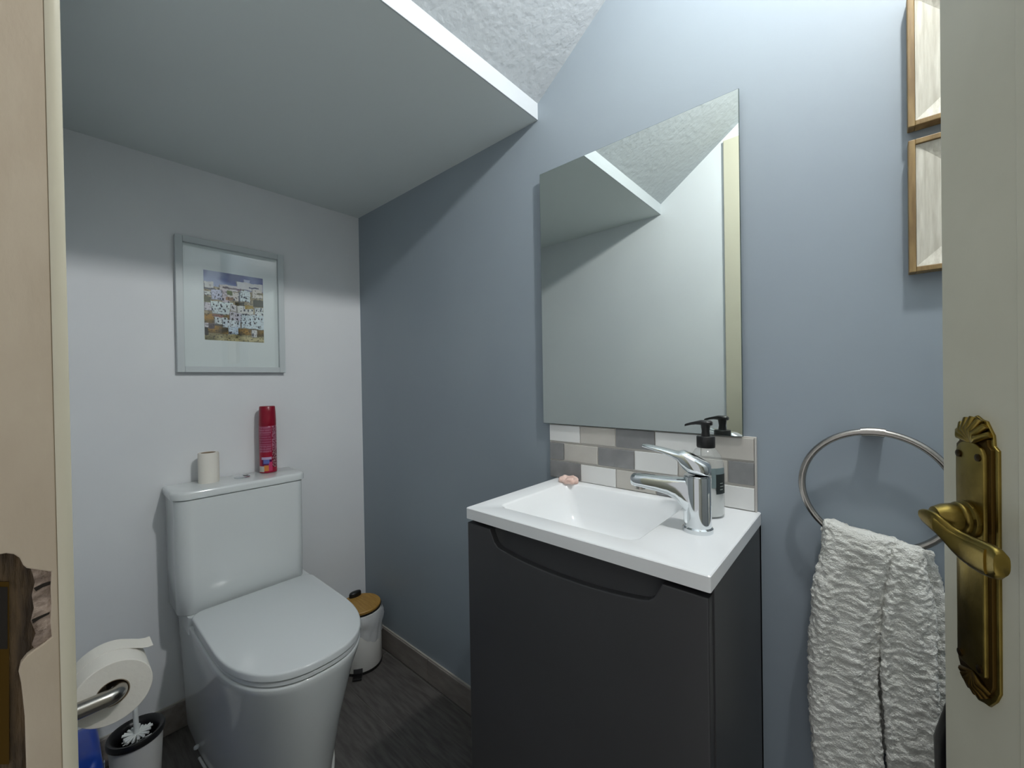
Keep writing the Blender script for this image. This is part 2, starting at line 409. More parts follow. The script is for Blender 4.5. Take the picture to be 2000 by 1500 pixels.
lv = [(0.0, .60, .160, .14, 2.0), (.012, .602, .162, .14, 2.0), (.10, .622, .166, .17, 2.05), (.20, .645, .170, .22, 2.1), (.28, .665, .174, .28, 2.2), (.34, .676, .177, .34, 2.3), (.385, .687, .179, .40, 2.4), (.400, .689, .1795, .41, 2.45), (.4050, .688, .1785, .41, 2.45), (.4072, .685, .176, .41, 2.45), (.4078, .680, .171, .41, 2.45)]
bowl = obj('bowl', loft([Dring(.012, xf, h, xs, n, z, N=44) for z, xf, h, xs, n in lv]), M_CERAMIC, toilet, smooth=50)
# foot sealant bead
base_ring = [Vector((p.x, p.y, .004)) for p in Dring(.012, .606, .166, .14, 2.0, 0)][1:28]
obj('sealant_bead', tube(base_ring, .004, 8), M_CAULK, toilet, smooth=60)
for sgn in (-1, 1):
    pc = on(380, 1428, 2, .035)
    obj('fixing_cap', lathe([(.0075, 0), (.0075, .005), (.005, .0075), (.0001, .008)], c=(.18, YC+sgn*.169, .03), n=16), M_SEAT, bowl, smooth=50)
# shoulder that carries the cistern
sh = [Vector((x, y, 0)) for x, y in rrect(.012, .185, YC-.181, YC+.181, [.02, .004, .004, .02])]
obj('cistern_shelf', loft([[p+Vector((0, 0, z)) for p in sh] for z in (.38, .432)]), M_CERAMIC, bowl, smooth=50)
def rr3(x0, x1, y0, y1, r, z, n=7): return [Vector((x, y, z)) for x, y in rrect(x0, x1, y0, y1, r, n)]
TY0, TY1 = -.699, -.322
rc = [.030, .004, .004, .042]
cist = obj('cistern', loft([rr3(.008, .163, TY0+.008, TY1-.008, rc, .433), rr3(.008, .166, TY0+.005, TY1-.005, rc, .4365), rr3(.008, .166, TY0+.003, TY1-.003, rc, .55), rr3(.008, .166, TY0+.002, TY1-.002, rc, .7865)]), M_CERAMIC, toilet, smooth=50)
lid = obj('cistern_lid', loft([rr3(.006, .160, TY0+.004, TY1-.004, rc, .7865), rr3(.006, .160, TY0+.004, TY1-.004, rc, .7905), rr3(.006, .169, TY0-.004, TY1+.004, rc, .791), rr3(.006, .170, TY0-.005, TY1+.005, rc, .806), rr3(.006, .1685, TY0-.0035, TY1+.0035, rc, .8125), rr3(.006, .166, TY0-.001, TY1+.001, rc, .8148), rr3(.008, .163, TY0+.002, TY1-.002, rc, .8155)]), M_CERAMIC, toilet, smooth=50)
bt = obj('flush_button', lathe([(.024, .8150), (.024, .8185), (.0215, .8205), (.0001, .8205)], c=(.075, YC-.005, 0), n=36), M_CHROME, lid, smooth=40)
obj('half_flush_button', prism([(math.cos(t)*.0185, math.sin(t)*.0185) for t in [PI*(-.42+.84*k/14) for k in range(15)]], lambda a, c, h: Vector((.075+c*.5, YC-.005+a, .8203+h)), .0012), M_BAND, bt)
SR = lambda i, z, xb=.182, xf=.690, hw=.1755: Dring(xb+i, xf-i, hw-i, .42, 2.45, z, N=44, rb=.035)
seat = obj('seat_ring', loft([SR(.012, .4095), SR(.012, .4105), SR(.002, .4108), SR(0, .4122), SR(0, .4205), SR(.0015, .4218), SR(.012, .4222)]), M_SEAT, toilet, smooth=40)
LR = lambda i, z: SR(i, z, .175, .693, .1785)
slid = obj('seat_lid', loft([LR(.016, .4215), LR(.016, .4248), LR(.002, .4250), LR(0, .4265), LR(0, .4395), LR(.0008, .4420), LR(.0026, .4438), LR(.0055, .4445)]), M_SEAT, toilet, smooth=40)
for s in (-1, 1): obj('hinge', lathe([(.010, .4060), (.010, .4085), (.008, .4090)], c=(.200, YC+s*.075, 0), n=18), M_SEAT, toilet, smooth=50)

# ------------------------------------------------------------------ vanity unit
VX0, VX1, VY = 1.079, 1.5745, -.349
ZC, CT = .867, .0235
van = thing('vanity_unit', 'anthracite grey vanity cabinet with curved grip cut in its door', 'cabinet', ((VX0+VX1)/2, -.17, 0))
b = bmesh.new()
cx0, cx1, cy = VX0+.003, VX1-.001, VY+.021
bm_box(cx0, cx0+.016, cy, 0, .05, ZC-CT, bm=b); bm_box(cx1-.016, cx1, cy, 0, .05, ZC-CT, bm=b); bm_box(cx0, cx1, -.012, 0, .05, ZC-CT, bm=b); bm_box(cx0, cx1, cy, 0, .05, .066, bm=b)
bm_box(cx0+.01, cx1-.01, cy+.03, -.01, 0, .05, bm=b)
obj('carcass', b, M_DARK, van)
# door panel with curved hand grip along its top edge
xm = (cx0+cx1)/2; zt = .8345
topc = []
for k in range(41):
    t = -1+2*k/40; x = xm+t*.175
    z = .789+.0165*abs(t)**2.2
    d = (1-abs(t))*.175
    if d < .024:   # rounded ends rising to the top edge
        q = 1-d/.024; z = z+(zt-z)*(1-math.sqrt(max(0, 1-q**2.2)))
    topc.append((x, z))
topc[0] = (topc[0][0]-.004, zt); topc[-1] = (topc[-1][0]+.004, zt)
poly = [(cx0, .06), (cx1-.002, .06), (cx1-.002, zt)] + topc[::-1] + [(cx0, zt)]
dr = obj('cabinet_door', prism(poly, lambda a, c, h: Vector((a, cy-.001-h, c)), .019, .0022, 3), M_DARK, van)
# hollow behind the grip, sloping down and back
ga = [(x, z-.012) for x, z in topc]
b = bmesh.new()
R0 = [Vector((x, cy-.019, z-.001)) for x, z in topc]; R1 = [Vector((x, cy-.008, z-.004)) for x, z in topc]; R2 = [Vector((xm+(x-xm)*.97, cy+.012, ZC-CT-.001-.25*(ZC-CT-z))) for x, z in topc]
R2b = [Vector((p.x, cy+.012, ZC-CT)) for p in R2]
loft([R1, R2, R2b], closed=False, bm=b)
obj('grip_hollow', b, M_DARKIN, dr, smooth=40)

# one-piece basin top with a rectangular bowl
bx0, bx1, by0, by1 = 1.128, 1.442, -.298, -.036
top = thing('washbasin', 'white one-piece basin top with shallow rectangular bowl on the grey cabinet', 'basin', ((VX0+VX1)/2, -.17, ZC-CT))
n = 8
outer = lambda z, i=0.: [Vector((x, y, z)) for x, y in rrect(VX0+i, VX1-i, VY+i, -.0005-i*0, .003, n)]
inner = lambda z, i, r=.02, fx0=0, fx1=0, fy0=0, fy1=0: [Vector((x, y, z)) for x, y in rrect(bx0+i+fx0, bx1-i-fx1, by0+i+fy0, by1-i-fy1, r, n)]
rg = [outer(ZC-CT), outer(ZC-.0015), outer(ZC, .0015), inner(ZC, -.003, .022), inner(ZC-.0012, 0, .022), inner(ZC-.004, .0025, .022),
      inner(ZC-.030, .007, .024, .006, .012, 0, .001), inner(ZC-.068, .013, .028, .012, .026, 0, .002), inner(ZC-.088, .020, .034, .016, .032, .002, .003), inner(ZC-.099, .032, .04, .02, .036, .004, .004), inner(ZC-.104, .052, .04, .025, .04, .006, .006)]
b = loft(rg, cap0=False, cap1=True)
obj('basin_slab', b, M_SINK, top, smooth=35)
obj('waste_plug', lathe([(.030, ZC-.1045), (.030, ZC-.100), (.026, ZC-.0975), (.0001, ZC-.097)], c=(1.262, -.168, 0), n=32), M_CHROME, top, smooth=40)

# mixer tap
tap = thing('mixer_tap', 'chrome single-lever mixer tap on the right of the basin top', 'tap', (1.5075, -.182, ZC))
tx, ty = 1.5075, -.182
obj('base_ring', lathe([(.0258, ZC), (.0258, ZC+.007), (.0245, ZC+.0085), (.0235, ZC+.0095)], c=(tx, ty, 0)), M_CHROME, tap, smooth=40)
body = obj('body', lathe([(.0232, ZC+.009), (.0228, ZC+.05), (.0226, ZC+.092), (.0222, ZC+.0975), (.0205, ZC+.0985), (.0205, ZC+.100)], c=(tx, ty, 0)), M_CHROME, tap, smooth=40)
# spout reaching over the bowl
SD = Vector((-.985, -.17, 0)).normalized(); SN = Vector((-SD.y, SD.x, 0))
rings = []
for s, zc_, hh, ww in [(0., ZC+.056, .038, .0195), (.014, ZC+.0600, .0335, .0195), (.024, ZC+.0665, .0265, .0190), (.034, ZC+.0720, .0205, .0184), (.048, ZC+.0755, .0165, .0176), (.068, ZC+.0775, .0142, .0170), (.090, ZC+.0790, .0130, .0166), (.106, ZC+.0798, .0122, .0160), (.1135, ZC+.0802, .0108, .0148), (.116, ZC+.0802, .0075, .0112)]:
    c0 = Vector((tx, ty, zc_))+SD*s; rg_ = []
    for k in range(24):
        t = 2*PI*k/24; e = 2/3.2
        a = math.copysign(abs(math.cos(t))**e, math.cos(t))*ww; h = math.copysign(abs(math.sin(t))**e, math.sin(t))*hh
        rg_.append(c0+SN*a+Vector((0, 0, h)))
    rings.append(rg_)
sp = obj('spout', loft(rings), M_CHROME, tap, smooth=50)
c0 = Vector((tx, ty, 0))+SD*.100
obj('aerator', lathe([(.0115, ZC+.072), (.0115, ZC+.0640), (.0095, ZC+.0630), (.0001, ZC+.0632)], c=(c0.x, c0.y, 0), n=24), M_STEEL, sp, smooth=40)
# lever head with a long flat blade rising over the spout
rings = []
for s, zc_, hh, ww in [(-.0228, ZC+.1105, .0095, .008), (-.021, ZC+.1110, .0110, .0145), (-.014, ZC+.1130, .0130, .0205), (0., ZC+.1165, .0162, .0224), (.012, ZC+.1205, .0185, .0212), (.0225, ZC+.1260, .0165, .0190), (.030, ZC+.1310, .0085, .0176), (.042, ZC+.1352, .0056, .0162), (.058, ZC+.1398, .0044, .0150), (.074, ZC+.1432, .0036, .0138), (.088, ZC+.1456, .0030, .0116), (.094, ZC+.1462, .0022, .0080)]:
    c0 = Vector((tx, ty, zc_))+SD*s; rg_ = []
    for k in range(24):
        t = 2*PI*k/24; e = 2/2.8
        a = math.copysign(abs(math.cos(t))**e, math.cos(t))*ww; h = math.copysign(abs(math.sin(t))**e, math.sin(t))*hh
        rg_.append(c0+SN*a+Vector((0, 0, h)))
    rings.append(rg_)
obj('lever', loft(rings), M_CHROME, tap, smooth=50)

# soap dispenser
sx, sy = 1.493, -.077
sd = thing('soap_dispenser', 'clear pump bottle of white lotion behind the tap', 'bottle', (sx, sy, ZC))
prof = [(.0001, ZC+.001), (.030, ZC+.001), (.0325, ZC+.004), (.0325, ZC+.092), (.0315, ZC+.104), (.027, ZC+.118), (.020, ZC+.129), (.0140, ZC+.134), (.0135, ZC+.140)]
obj('bottle', lathe(prof, c=(sx, sy, 0)), M_CLEAR, sd, smooth=50)
obj('lotion', lathe([(.0001, ZC+.003), (.0295, ZC+.003), (.0308, ZC+.006), (.0308, ZC+.066), (.0001, ZC+.067)], c=(sx, sy, 0)), M_LOTION, sd, smooth=50)
lab_c = math.atan2(CAM.y-sy, CAM.x-sx)
def arc_patch(a0, a1, z0, z1, r, c, N=12):
    b = bmesh.new(); rows_ = []
    for z in (z0, z1): rows_.append([Vector((c[0]+r*math.cos(a0+(a1-a0)*k/N), c[1]+r*math.sin(a0+(a1-a0)*k/N), z)) for k in range(N+1)])
    rows2 = [[Vector((c[0]+(p.x-c[0])*.985, c[1]+(p.y-c[1])*.985, p.z)) for p in r_] for r_ in rows_]
    loop = [rows_[0]+rows2[0][::-1], rows_[1]+rows2[1][::-1]]
    return loft(loop, smooth=False)
lb = obj('label', arc_patch(lab_c+.28, lab_c+1.25, ZC+.060, ZC+.098, .0330, (sx, sy)), M_LABELG, sd, smooth=30)
lb2 = obj('label', arc_patch(lab_c+.55, lab_c+1.3, ZC+.048, ZC+.086, .0334, (sx, sy)), M_LABELD, sd, smooth=30)
for q in range(3):
    obj('label_print', arc_patch(lab_c+.80, lab_c+1.02+.07*(q % 2), ZC+.056+.006*q, ZC+.0572+.006*q, .0338, (sx, sy), 6), M_LABELW, lb2)
pump = obj('pump_collar', lathe([(.0165, ZC+.134), (.0172, ZC+.136), (.0172, ZC+.155), (.016, ZC+.1565), (.0001, ZC+.157)], c=(sx, sy, 0)), M_BLACK, sd, smooth=40)
obj('pump_stem', lathe([(.0085, ZC+.156), (.0072, ZC+.166), (.0085, ZC+.176), (.010, ZC+.181)], c=(sx, sy, 0), n=24), M_BLACK, sd, smooth=50)
PDv = Vector((-1, -.12, 0)).normalized(); PNv = Vector((-PDv.y, PDv.x, 0)); rings = []
for s, z, hh, ww in [(-.0125, .182, .0035, .006), (-.010, .1825, .005, .0095), (0, .183, .0055, .0105), (.009, .183, .0050, .0085), (.018, .182, .0035, .0055), (.028, .1800, .0028, .0042), (.036, .1775, .0026, .0038), (.039, .1762, .0022, .003)]:
    rings.append([Vector((sx, sy, ZC+z))+PDv*s+PNv*(ww*math.cos(2*PI*k/14))+Vector((0, 0, hh*math.sin(2*PI*k/14))) for k in range(14)])
obj('pump_nozzle', loft(rings), M_BLACK, sd, smooth=60)

# small pink soap in the back left corner of the basin top: a shell-shaped dish of soap
sc = Vector((1.135, -.033, ZC))
soap = thing('shell_soap', 'small pink shell-shaped soap in the back corner of the basin top', 'soap', tuple(sc))
rings = []
NS = 40
for lvz, sc_r in [(0, .86), (.004, 1.0), (.009, 1.0), (.0125, .9), (.0125, .72), (.007, .5), (.006, .2)]:
    rg_ = []
    for k in range(NS):
        t = 2*PI*k/NS; sp_ = 1+.10*math.cos(8*t)
        rg_.append(sc+Vector((.0285*math.cos(t)*sc_r*sp_, .0185*math.sin(t)*sc_r*sp_, lvz+.003*math.sin(t)*(lvz > .005)+.0015*math.cos(5*t)*(lvz > .008))))
    rings.append(rg_)
obj('soap_dish_body', loft(rings), M_SOAP, soap, smooth=60)
obj('soap_lump', lathe([(.009, .006), (.0115, .010), (.009, .0135), (.0001, .0145)], c=(sc.x+.008, sc.y-.006, ZC), n=18), M_SOAP, soap, smooth=60)

# ------------------------------------------------------------------ tile splashback
spl = thing('splashback', 'three rows of white, beige and grey tiles between basin and mirror', 'splashback', (1.312, 0, ZC))
obj('grout_bed', bm_box(1.0565, 1.5675, -.006, 0, ZC, 1.0185, .0008, 1), M_GROUTT, spl)
g = .0012
layout = [(.9695, 1.0175, [(1.057, 1.158, 'w'), (1.158, 1.261, 'b'), (1.261, 1.3615, 'd'), (1.3615, 1.463, 'w'), (1.463, 1.5655, 'b')]),
          (.9185, .9665, [(1.057, 1.106, 'd'), (1.106, 1.2105, 'b'), (1.2105, 1.310, 'd'), (1.310, 1.414, 'w'), (1.414, 1.516, 'b'), (1.516, 1.5655, 'd')]),
          (ZC+.0005, .9155, [(1.057, 1.158, 'd'), (1.158, 1.261, 'w'), (1.261, 1.363, 'b'), (1.363, 1.464, 'd'), (1.464, 1.5655, 'w')])]
for z0, z1, row in layout:
    for x0, x1, k in row:
        dz = random.uniform(-.0007, .0007); dy = random.uniform(0, .0006)
        obj('tile', bm_box(x0+g, x1-g, -.0088-dy, -.004, z0+g+dz, z1-g+dz, .0011, 2), M_TILES[k], spl)
obj('edge_trim', bm_box(1.5655, 1.5685, -.0095, 0, ZC, 1.0185, .0008, 1), M_GROUTT, spl)

# ------------------------------------------------------------------ mirror
mir = thing('wall_mirror', 'frameless rectangular mirror on the blue wall above the basin', 'mirror', (1.297, 0, 1.019))
mx0, mx1, mz0, mz1 = 1.0410, 1.5465, 1.0182, 1.7235
obj('mirror_back', bm_box(mx0+.012, mx1-.012, -.0102, -.001, mz0+.012, mz1-.012), M_DARKIN, mir)
obj('glass_edge', bm_box(mx0, mx1, -.0150, -.0103, mz0, mz1, .0008, 1), M_MEDGE, mir)
b = bmesh.new()
vs = [b.verts.new(Vector(p)) for p in ((mx0+.0012, -.0154, mz0+.0012), (mx1-.0012, -.0154, mz0+.0012), (mx1-.0012, -.0154, mz1-.0012), (mx0+.0012, -.0154, mz1-.0012))]
vb = [b.verts.new(v.co+Vector((0, .0003, 0))) for v in vs]
b.faces.new(vs)
for i in range(4): b.faces.new((vs[i], vb[i], vb[(i+1) % 4], vs[(i+1) % 4]))
obj('mirror_face', b, M_MIRROR, mir)

# ------------------------------------------------------------------ towel ring and towel
RC = Vector((1.744, -.031, .9458)); RR = .0985
ringo = thing('towel_ring', 'brushed steel towel ring on the blue wall beside the door', 'towel ring', (RC.x, 0, RC.z+RR))
obj('ring', tube([RC+Vector((RR*math.cos(2*PI*k/72), 0, RR*math.sin(2*PI*k/72))) for k in range(72)], .0056, 14, closed=True), M_STEEL, ringo, smooth=60)
obj('ring_sleeve', tube([RC+Vector((RR*math.cos(PI/2+a), 0, RR*math.sin(PI/2+a))) for a in [(-.155+.31*k/8) for k in range(9)]], .0074, 16), M_STEEL, ringo, smooth=40)
obj('wall_bracket', bm_box(RC.x-.0145, RC.x+.0145, RC.y+.002, 0, RC.z+RR-.0075, RC.z+RR+.0005, .0015), M_STEEL, ringo)
# towel: folded through the ring, two hanging folds and a smaller one at the right
def towel_sheet(name, fold, ztop, zbot, parent, NX=90, NZ=170, seed=0):
    """fold(s, q) -> (x, y) closed section at depth q (0 top .. 1 bottom)"""
    rings = []
    for i in range(NZ+1):
        q = i/NZ; rg_ = []
        for k in range(NX):
            s = 2*PI*k/NX
            x, y, zt_ = fold(s, q)
            p = Vector((x, y, zt_+(zbot-zt_)*q))
            rg_.append(p)
        rings.append(rg_)
    b = loft(rings)
    b.normal_update()
    bmesh.ops.recalc_face_normals(b, faces=b.faces[:]); b.normal_update()
    disp = []
    for v in b.verts:
        p = v.co
        d = noise.noise(Vector((p.x*85+p.z*30+seed, p.y*85, p.z*105-p.x*25)))*.0026 + noise.noise(Vector((p.x*210, p.y*210+seed, p.z*230)))*.0026 + noise.noise(Vector((p.x*22, p.y*22, p.z*14+seed)))*.0025
        disp.append(v.normal*d)
    for v, d in zip(b.verts, disp): v.co += d
    return obj(name, b, M_TOWEL, parent, smooth=180)
tw = thing('hand_towel', 'white terry hand towel hanging folded through the steel ring', 'towel', (1.74, -.07, .88))
def lerp(a, c, t): return a+(c-a)*t
def sm(t): t = max(0, min(1, t)); return t*t*(3-2*t)
def mkfold(xl, xr, yb, yf, xl2, xr2, zL, zR, taper=1.0, ph=0.):
    def f(s, q):
        t = sm(q*3)
        a0, a1 = lerp(xl, xl2, t), lerp(xr, xr2, t)
        xc, hx = (a0+a1)/2, (a1-a0)/2
        e = .62
        cx = math.copysign(abs(math.cos(s))**e, math.cos(s)); sy = math.copysign(abs(math.sin(s))**e, math.sin(s))
        r = min(1, math.sqrt(max(0.0, q*14)))            # close over the ring
        yc, hy = (yb+yf)/2, (yf-yb)/2
        hy *= .35+.65*r
        x = xc+hx*cx
        y = yc+hy*sy
        y += .006*math.sin(cx*2.4+ph)*sm(q*2)+.004*math.sin(cx*6+q*5+ph)*sm(q*3)
        x += .004*math.sin(q*7+ph)
        zt_ = lerp(zL, zR, (cx+1)/2)-.010*(1-r)*0
        edge = abs(sy)
        zt_ -= ((edge**2)*.012+abs(cx)**8*.010)*(1-min(1, q*6))
        return x, y, zt_
    return f
tX = lambda x: 1.741+(x-1.741)*1.034
tZ = lambda z: 1.14+(z-1.14)*1.034
towel_sheet('front_fold', mkfold(tX(1.679), tX(1.764), -.022, -.066, tX(1.661), tX(1.752), tZ(.906), tZ(.893), ph=.3), .9, .445, tw, NX=110, NZ=220, seed=1)
towel_sheet('second_fold', mkfold(tX(1.757), tX(1.798), -.022, -.060, tX(1.7545), tX(1.817), tZ(.893), tZ(.884), ph=1.7), .9, .43, tw, NX=90, NZ=220, seed=8)
towel_sheet('back_fold', mkfold(tX(1.670), tX(1.810), -.004, -.026, tX(1.666), tX(1.828), tZ(.893), tZ(.875), ph=.9), .88, .50, tw, NX=80, NZ=120, seed=4)
# ------------------------------------------------------------------ two shadow-box frames on the wall
def shadow_box(z0, label):
    x0, s, D = 1.7900, .2120, .0235
    x1, z1 = x0+s, z0+s
    t = thing('shadow_box_frame', label, 'wall art', ((x0+x1)/2, 0, z0), group='oak edged wall boxes')
    for nm, bb in (('frame_side', bm_box(x0, x0+.0085, -D, -.001, z0, z1, .0012)), ('frame_side', bm_box(x1-.0085, x1, -D, -.001, z0, z1, .0012)),
                   ('frame_rail', bm_box(x0+.0085, x1-.0085, -D, -.001, z0, z0+.0085, .0012)), ('frame_rail', bm_box(x0+.0085, x1-.0085, -D, -.001, z1-.0085, z1, .0012))):
        obj(nm, bb, M_OAK, t)
    a0, a1, c0, c1 = x0+.009, x1-.009, z0+.009, z1-.009; i = .05
    Fv = [Vector((a0, -D+.003, c0)), Vector((a1, -D+.003, c0)), Vector((a1, -D+.003, c1)), Vector((a0, -D+.003, c1))]
    Bv = [Vector((a0+i, -.005, c0+i)), Vector((a1-i, -.005, c0+i)), Vector((a1-i, -.005, c1-i)), Vector((a0+i, -.005, c1-i))]
    for k in range(4):
        b = bmesh.new(); j = (k+1) % 4
        q = [Fv[k], Fv[j], Bv[j], Bv[k]]
        A = [b.verts.new(p) for p in q]; Bk = [b.verts.new(p+Vector((0, .003, 0))) for p in q]
        b.faces.new(A); b.faces.new(Bk[::-1])
        for e in range(4): b.faces.new((A[e], Bk[e], Bk[(e+1) % 4], A[(e+1) % 4]))
        obj('sloped_panel', b, M_WWASH, t)
    obj('centre_panel', bm_box(a0+i, a1-i, -.006, -.002, c0+i, c1-i), M_WWASH, t)
shadow_box(1.5375, 'upper oak edged box frame with whitewashed sloping sides, half hidden by the door')
shadow_box(1.3042, 'lower oak edged box frame with whitewashed sloping sides, above the towel ring')

# ------------------------------------------------------------------ framed watercolour
pic = thing('framed_picture', 'white framed watercolour of a white hillside village above the toilet', 'picture', (0, -.488, 1.187))
py0, py1, pz0, pz1, fw = -.660, -.328, 1.187, 1.645, .0205
PX = .022
for nm, bb in (('frame_side', bm_box(.001, PX, py0, py0+fw, pz0, pz1, .0015)), ('frame_side', bm_box(.001, PX, py1-fw, py1, pz0, pz1, .0015)),
               ('frame_rail', bm_box(.001, PX, py0+fw, py1-fw, pz0, pz0+fw, .0015)), ('frame_rail', bm_box(.001, PX, py0+fw, py1-fw, pz1-fw, pz1, .0015))):
    obj(nm, bb, M_FRAMEW, pic)
obj('mount_board', bm_box(.003, .009, py0+fw-.001, py1-fw+.001, pz0+fw-.001, pz1-fw+.001), M_MOUNT, pic)
obj('glass_pane', bm_box(.0135, .0150, py0+fw, py1-fw, pz0+fw, pz1-fw), M_PGLASS, pic)
ay0, ay1, az0, az1 = -.582, -.398, 1.3005, 1.5435
def S(x0, y0, x1, y1):     # picture coordinates 0..1 from the detail view
    def nx(x): return (x-160)/905
    def ny(x, y): s = nx(x); a = 180+155*s; c = 1275+45*s; return (y-a)/(c-a)
    return nx(x0), ny((x0+x1)/2, y0), nx(x1), ny((x0+x1)/2, y1)
houses = [(755, 345, 850, 470, (176, 184, 206)), (640, 400, 1060, 520, (206, 208, 208)), (380, 425, 660, 520, (204, 200, 198)), (165, 360, 300, 470, (206, 210, 208)), (160, 520, 270, 580, (206, 212, 208)),
          (260, 495, 420, 650, (188, 194, 212)), (420, 500, 530, 690, (204, 196, 202)), (500, 540, 690, 670, (206, 202, 194)), (690, 520, 850, 690, (206, 220, 222)), (880, 510, 1045, 640, (210, 208, 200)),
          (160, 690, 270, 820, (208, 206, 212)), (250, 680, 590, 800, (214, 228, 228)), (270, 760, 530, 880, (202, 216, 218)), (540, 730, 740, 850, (204, 206, 210)), (640, 750, 900, 880, (210, 214, 210)), (915, 780, 1065, 910, (206, 216, 216)),
          (525, 850, 700, 1000, (196, 198, 210)), (700, 890, 1065, 1110, (204, 220, 226)), (295, 920, 490, 1040, (212, 222, 222)), (420, 970, 690, 1090, (206, 220, 228)), (500, 1070, 655, 1195, (190, 210, 226)), (860, 1125, 950, 1245, (214, 216, 214)), (160, 1010, 220, 1090, (200, 196, 198))]
dark = [(900, 670, 1065, 770, (46, 46, 30)), (620, 690, 760, 745, (70, 66, 46)), (640, 480, 715, 515, (110, 90, 104)), (430, 455, 640, 485, (112, 100, 104)), (160, 465, 330, 495, (104, 104, 112)), (670, 530, 690, 690, (92, 96, 104)), (500, 510, 575, 580, (92, 104, 48)), (480, 610, 590, 660, (150, 120, 96)),
        (160, 600, 250, 690, (110, 112, 84)), (760, 740, 900, 800, (138, 118, 50)), (960, 560, 1045, 590, (120, 116, 96)), (270, 880, 440, 920, (136, 96, 84)), (840, 470, 1000, 490, (92, 96, 120)), (280, 1040, 440, 1060, (70, 68, 62)), (160, 1090, 210, 1200, (56, 54, 48)), (220, 1010, 300, 1100, (110, 98, 92))]
wins = [(320, 605), (370, 580), (400, 635), (440, 640), (600, 650), (725, 605), (760, 620), (785, 640), (300, 720), (335, 745), (395, 730), (405, 745), (485, 755), (385, 790), (465, 830), (275, 800), (575, 770), (585, 785), (755, 815), (815, 820), (880, 825), (950, 825), (1030, 800), (1030, 830), (1050, 885), (940, 895), (735, 880), (775, 885), (790, 880),
        (565, 880), (650, 885), (570, 955), (640, 950), (760, 955), (845, 960), (920, 955), (985, 950), (1035, 960), (765, 1015), (850, 1015), (852, 1035), (920, 1020), (350, 945), (360, 990), (460, 945), (450, 1010), (505, 1000), (650, 1020), (520, 1165), (545, 1165), (890, 1195), (890, 1215), (985, 1080)]
HS = [(S(*h[:4]), h[4]) for h in houses]; DK = [(S(*h[:4]), h[4]) for h in dark]; WN = [S(x-11, y-15, x+11, y+15) for x, y in wins]
def inside(r, s, t): return r[0] <= s <= r[2] and r[1] <= t <= r[3]
def art_col(s, t):
    wob = noise.noise(Vector((s*9, t*9, 2)))*.012; s2, t2 = s+wob, t+noise.noise(Vector((s*8, t*8, 7)))*.012
    n1 = noise.noise(Vector((s*5, t*14, 1))); n2 = noise.noise(Vector((s*16, t*22, 5))); n3 = noise.noise(Vector((s*3, t*5, 9)))
    if t2 < .22+.03*n1:
        k = max(0, min(1, .55+n3*.9+n1*.35-(.45-s)*.5+(.06-t)*1.5)); c = [lerp(a, e, k) for a, e in zip((160, 174, 204), (52, 62, 124))]
    else:
        k = .5+.5*n2; c = [lerp(a, e, max(0, min(1, k))) for a, e in zip((190, 182, 158), (112, 100, 70))]
        if t2 > .62: c = [lerp(a, e, max(0, min(1, .5+n1))) for a, e in zip((168, 130, 58), (70, 62, 38))]
        if t2 > .9: c = [lerp(a, e, max(0, min(1, .5+n1*1.3))) for a, e in zip((190, 182, 140), (108, 104, 72))]
    for r, q in HS:
        if inside(r, s2, t2):
            c = [x*(1+.06*n2) for x in q]
            if s2-r[0] < .010 or r[3]-t2 < .008: c = [x*.6 for x in c]
    for r, q in DK:
        if inside(r, s2, t2+n2*.01): c = [x*(1+.3*n1) for x in q]
    for r in WN:
        if inside(r, s2, t2): c = (62, 66, 78)
    n4 = noise.noise(Vector((s*24, t*60, 12))); n5 = noise.noise(Vector((s*55, t*30, 4)))
    if t2 > .2 and n4 > .28: c = [x*(1-.55*min(1, (n4-.28)*4)) for x in c]
    if t2 > .25 and n5 > .42: c = [x*.6 for x in c]
    return c
NXa, NZa = 130, 176
b = bmesh.new(); cl = b.loops.layers.float_color.new('print'); gv = []
for j in range(NZa+1):
    gv.append([b.verts.new(Vector((.0092, lerp(ay0, ay1, i/NXa), lerp(az1, az0, j/NZa)))) for i in range(NXa+1)])
for j in range(NZa):
    for i in range(NXa):
        f = b.faces.new((gv[j][i], gv[j+1][i], gv[j+1][i+1], gv[j][i+1]))
        col = (*lin([max(0, min(255, x)) for x in art_col((i+.5)/NXa, (j+.5)/NZa)]), 1)
        for l in f.loops: l[cl] = col
obj('watercolour', b, M_ART, pic)

# ------------------------------------------------------------------ things on the cistern
ZK = .8156
cr = Vector((.060, -.590, ZK))
b = bmesh.new()
prof = [(.0285, 0), (.0288, .002), (.0288, .098), (.0280, .100), (.0215, .100), (.0208, .098), (.0208, .004), (.0225, 0)]
rings = [[cr+Vector((r*math.cos(2*PI*k/40), r*math.sin(2*PI*k/40), h)) for k in range(40)] for r, h in prof]; rings.append(rings[0])
sroll = thing('toilet_roll', 'small used-down toilet roll standing upright on the cistern lid', 'toilet roll', tuple(cr))
obj('paper', loft_weld(rings), M_PAPER, sroll, smooth=40)
rings = [[cr+Vector((r*math.cos(2*PI*k/32), r*math.sin(2*PI*k/32), h)) for k in range(32)] for r, h in [(.0206, .001), (.0206, .0995), (.0196, .0995), (.0196, .001)]]; rings.append(rings[0])
obj('cardboard_core', loft_weld(rings), M_CARD, sroll, smooth=40)
a_tail = math.atan2(CAM.y-cr.y, CAM.x-cr.x)+1.05
obj('loose_edge', arc_patch(a_tail, a_tail+.5, ZK+.002, ZK+.098, .0300, (cr.x, cr.y), 8), M_PAPER, sroll, smooth=30)
cc = Vector((.050, -.405, ZK)); fa = math.atan2(CAM.y-cc.y, CAM.x-cc.x)
